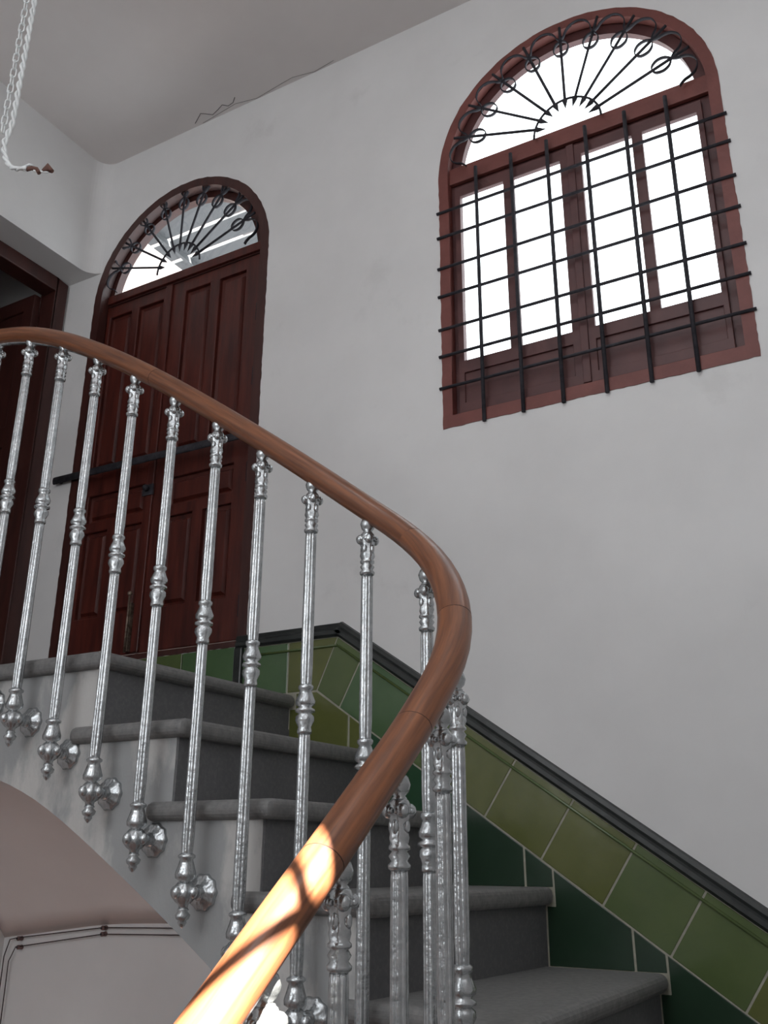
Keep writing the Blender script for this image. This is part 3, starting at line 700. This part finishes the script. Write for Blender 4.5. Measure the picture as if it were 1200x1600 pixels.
# ------------------------------------------------------------------ chain and cord at the upper left
cx_, cy_ = 0.4775, 0.731
ch = tag(empty('hanging_chain', W(cx_, cy_, 0.72)), 'thin metal chain hanging from the ceiling at the upper left corner', 'chain')
def link_mesh():
    mb_ = MB(); pts = []
    for k in range(20):
        a = 2 * pi * k / 20
        pts.append((0.0078 * cos(a), 0, 0.0090 * sin(a) + (0.0078 if sin(a) > 0 else -0.0078)))
    return mb_.tube(pts, 0.0021, 6, closed=True, up=Vector((0, 1, 0)))
l0 = link_mesh().build('link', M['chain'], None); l0.parent = ch
zc0 = 0.0; nl = int((CEIL - 0.705) * D / 0.0285)
ztop = CEIL * D + EYE
for k in range(nl):
    l = l0 if k == 0 else l0.copy()
    if k: COL.objects.link(l); l.parent = ch
    l.location = Vector((0.0, 0.0, 0.0285 * k)); l.rotation_euler = (0, 0, radians(30 + 90 * (k % 2)))
ch.location = Vector((W(cx_, cy_, 0).x, W(cx_, cy_, 0).y, ztop - 0.0285 * nl + 0.005))
cord = tag(empty('twisted_cord', W(cx_, cy_, 0.64)), 'white twisted electric cord beside the chain with a frayed brown end', 'cord')
off = rgt * 0.023
path = [W(cx_, cy_, 0) + off + Vector((0, 0, z * D)) for z in [CEIL - 0.02 * k for k in range(28)]]
tail = [W(.4775, .7245, .690), W(.4775, .7235, .680), W(.4775, .7200, .670), W(.4775, .7150, .660), W(.4775, .708, .651), W(.4775, .700, .645), W(.4775, .690, .641), W(.4775, .682, .637)]
path = [p for p in path if p.z > W(0, 0, .70).z] + tail
def resample(pts, step):
    out = [pts[0]]; acc = 0
    for a, b in zip(pts, pts[1:]):
        L__ = (b - a).length; t = step - acc
        while t <= L__: out.append(a + (b - a) * (t / L__)); t += step
        acc = L__ - (t - step)
    return out
rp = resample(path, 0.004)
for sgn in (0, pi):
    q = []
    for k, p in enumerate(rp):
        a = k * 0.004 / 0.070 * 2 * pi + sgn
        q.append(p + (rgt * cos(a) + fwd_h * sin(a)) * 0.0042)
    MB().tube(q, 0.0045, 6).build('strand', M['cord'], cord)
e = rp[-1]
MB().tube([e, e + rgt * 0.014 + upv * 0.004, e + rgt * 0.028 + upv * 0.001, e + rgt * 0.036 - upv * 0.012], 0.006, 6).build('frayed_end', M['copper'], cord)
MB().tube([e + upv * 0.006 - rgt * 0.01, e + rgt * 0.006 + upv * 0.016, e + rgt * 0.016 + upv * 0.012], 0.0035, 6).build('tape_scrap', M['cord'], cord)
MB().tube([e + rgt * 0.045 - upv * 0.006, e + rgt * 0.058 + upv * 0.006, e + rgt * 0.070 - upv * 0.006], [0.005, 0.012, 0.006], 7).build('terminal_block', M['copper'], cord)
MB().tube([e + rgt * 0.02 - upv * 0.004, e + rgt * 0.06 - upv * 0.010], 0.003, 6).build('loose_strand', M['cord'], cord)

# ------------------------------------------------------------------ old wiring on the wall under the stairs
def wire(name, pts, label):
    o_ = MB().tube([W(*p) for p in pts], 0.0021, 6).build(name, M['wire']); return tag(o_, label, 'wire', 'old wires under the stairs')
wire('electric_wire', [(.994, 1.176, -.22), (.994, 1.176, -.128), (.994, 1.168, -.1065), (.994, 1.155, -.104), (.994, .9929, -.0852), (.994, .835, -.0805), (.994, .80, -.081)], 'upper dark wire strung along the wall under the stair vault')
wire('electric_wire', [(.994, 1.1655, -.24), (.994, 1.1655, -.134), (.994, 1.155, -.1155), (.994, .9913, -.093), (.994, .834, -.0885), (.994, .79, -.089)], 'lower dark wire strung along the wall under the stair vault')
wire('electric_wire', [(.994, .806, -.105), (.994, .806, -.24)], 'short upright wire beside the plastered stair edge at the bottom')
kn = None
for p, lab in (((.996, .992, -.0855), 'upper insulator knob in the middle of the wire run'), ((.996, .992, -.093), 'lower insulator knob in the middle of the wire run'),
               ((.996, 1.150, -.1045), 'upper insulator knob beside the left corner under the vault'), ((.996, 1.148, -.1155), 'lower insulator knob beside the left corner under the vault'),
               ((.996, .806, -.110), 'insulator knob on the short upright wire by the stair edge')):
    r_ = empty('insulator', W(*p)); tag(r_, 'small brown ' + lab, 'insulator', 'insulators on the old wiring')
    b_ = MB().lathe([(0.004, 0.011), (0.008, 0.009), (0.008, 0.002), (0.004, -0.001), (0.008, -0.004), (0.008, -0.012), (0.004, -0.014)], 12, axis='x').build('body', M['knob'], None); b_.parent = r_
    s_ = MB().lathe([(0.0035, -0.013), (0.0035, -0.017), (0.002, -0.018)], 8, axis='x').build('screw', M['iron'], None); s_.parent = r_

# ------------------------------------------------------------------ portals that guide daylight sampling through the seen and the added openings
def portal(name, loc, rot, sx, sy):
    l = bpy.data.lights.new(name, 'AREA'); l.shape = 'RECTANGLE'; l.size = sx; l.size_y = sy
    l.cycles.is_portal = True
    o_ = bpy.data.objects.new(name, l); COL.objects.link(o_); o_.location = loc; o_.rotation_euler = rot
portal('skylight_portal', W((SKY[0] + SKY[1]) / 2, (SKY[2] + SKY[3]) / 2, CEIL) + Vector((0, 0, 0.2)), (0, 0, 0), (SKY[1] - SKY[0]) * D, (SKY[3] - SKY[2]) * D)
portal('west_portal', W(XW, (PAT[0] + PAT[1]) / 2, (PAT[2] + PAT[3]) / 2) - Vector((0.15, 0, 0)), (0, radians(-90), 0), (PAT[3] - PAT[2]) * D, (PAT[1] - PAT[0]) * D)
portal('window_portal', W(1, WC[0], 0.82) + Vector((0.1, 0, 0)), (0, radians(90), 0), 0.62 * D, 0.42 * D)
portal('door_portal', W(1, DC[0], 1.02) + Vector((0.1, 0, 0)), (0, radians(90), 0), 0.22 * D, 0.42 * D)
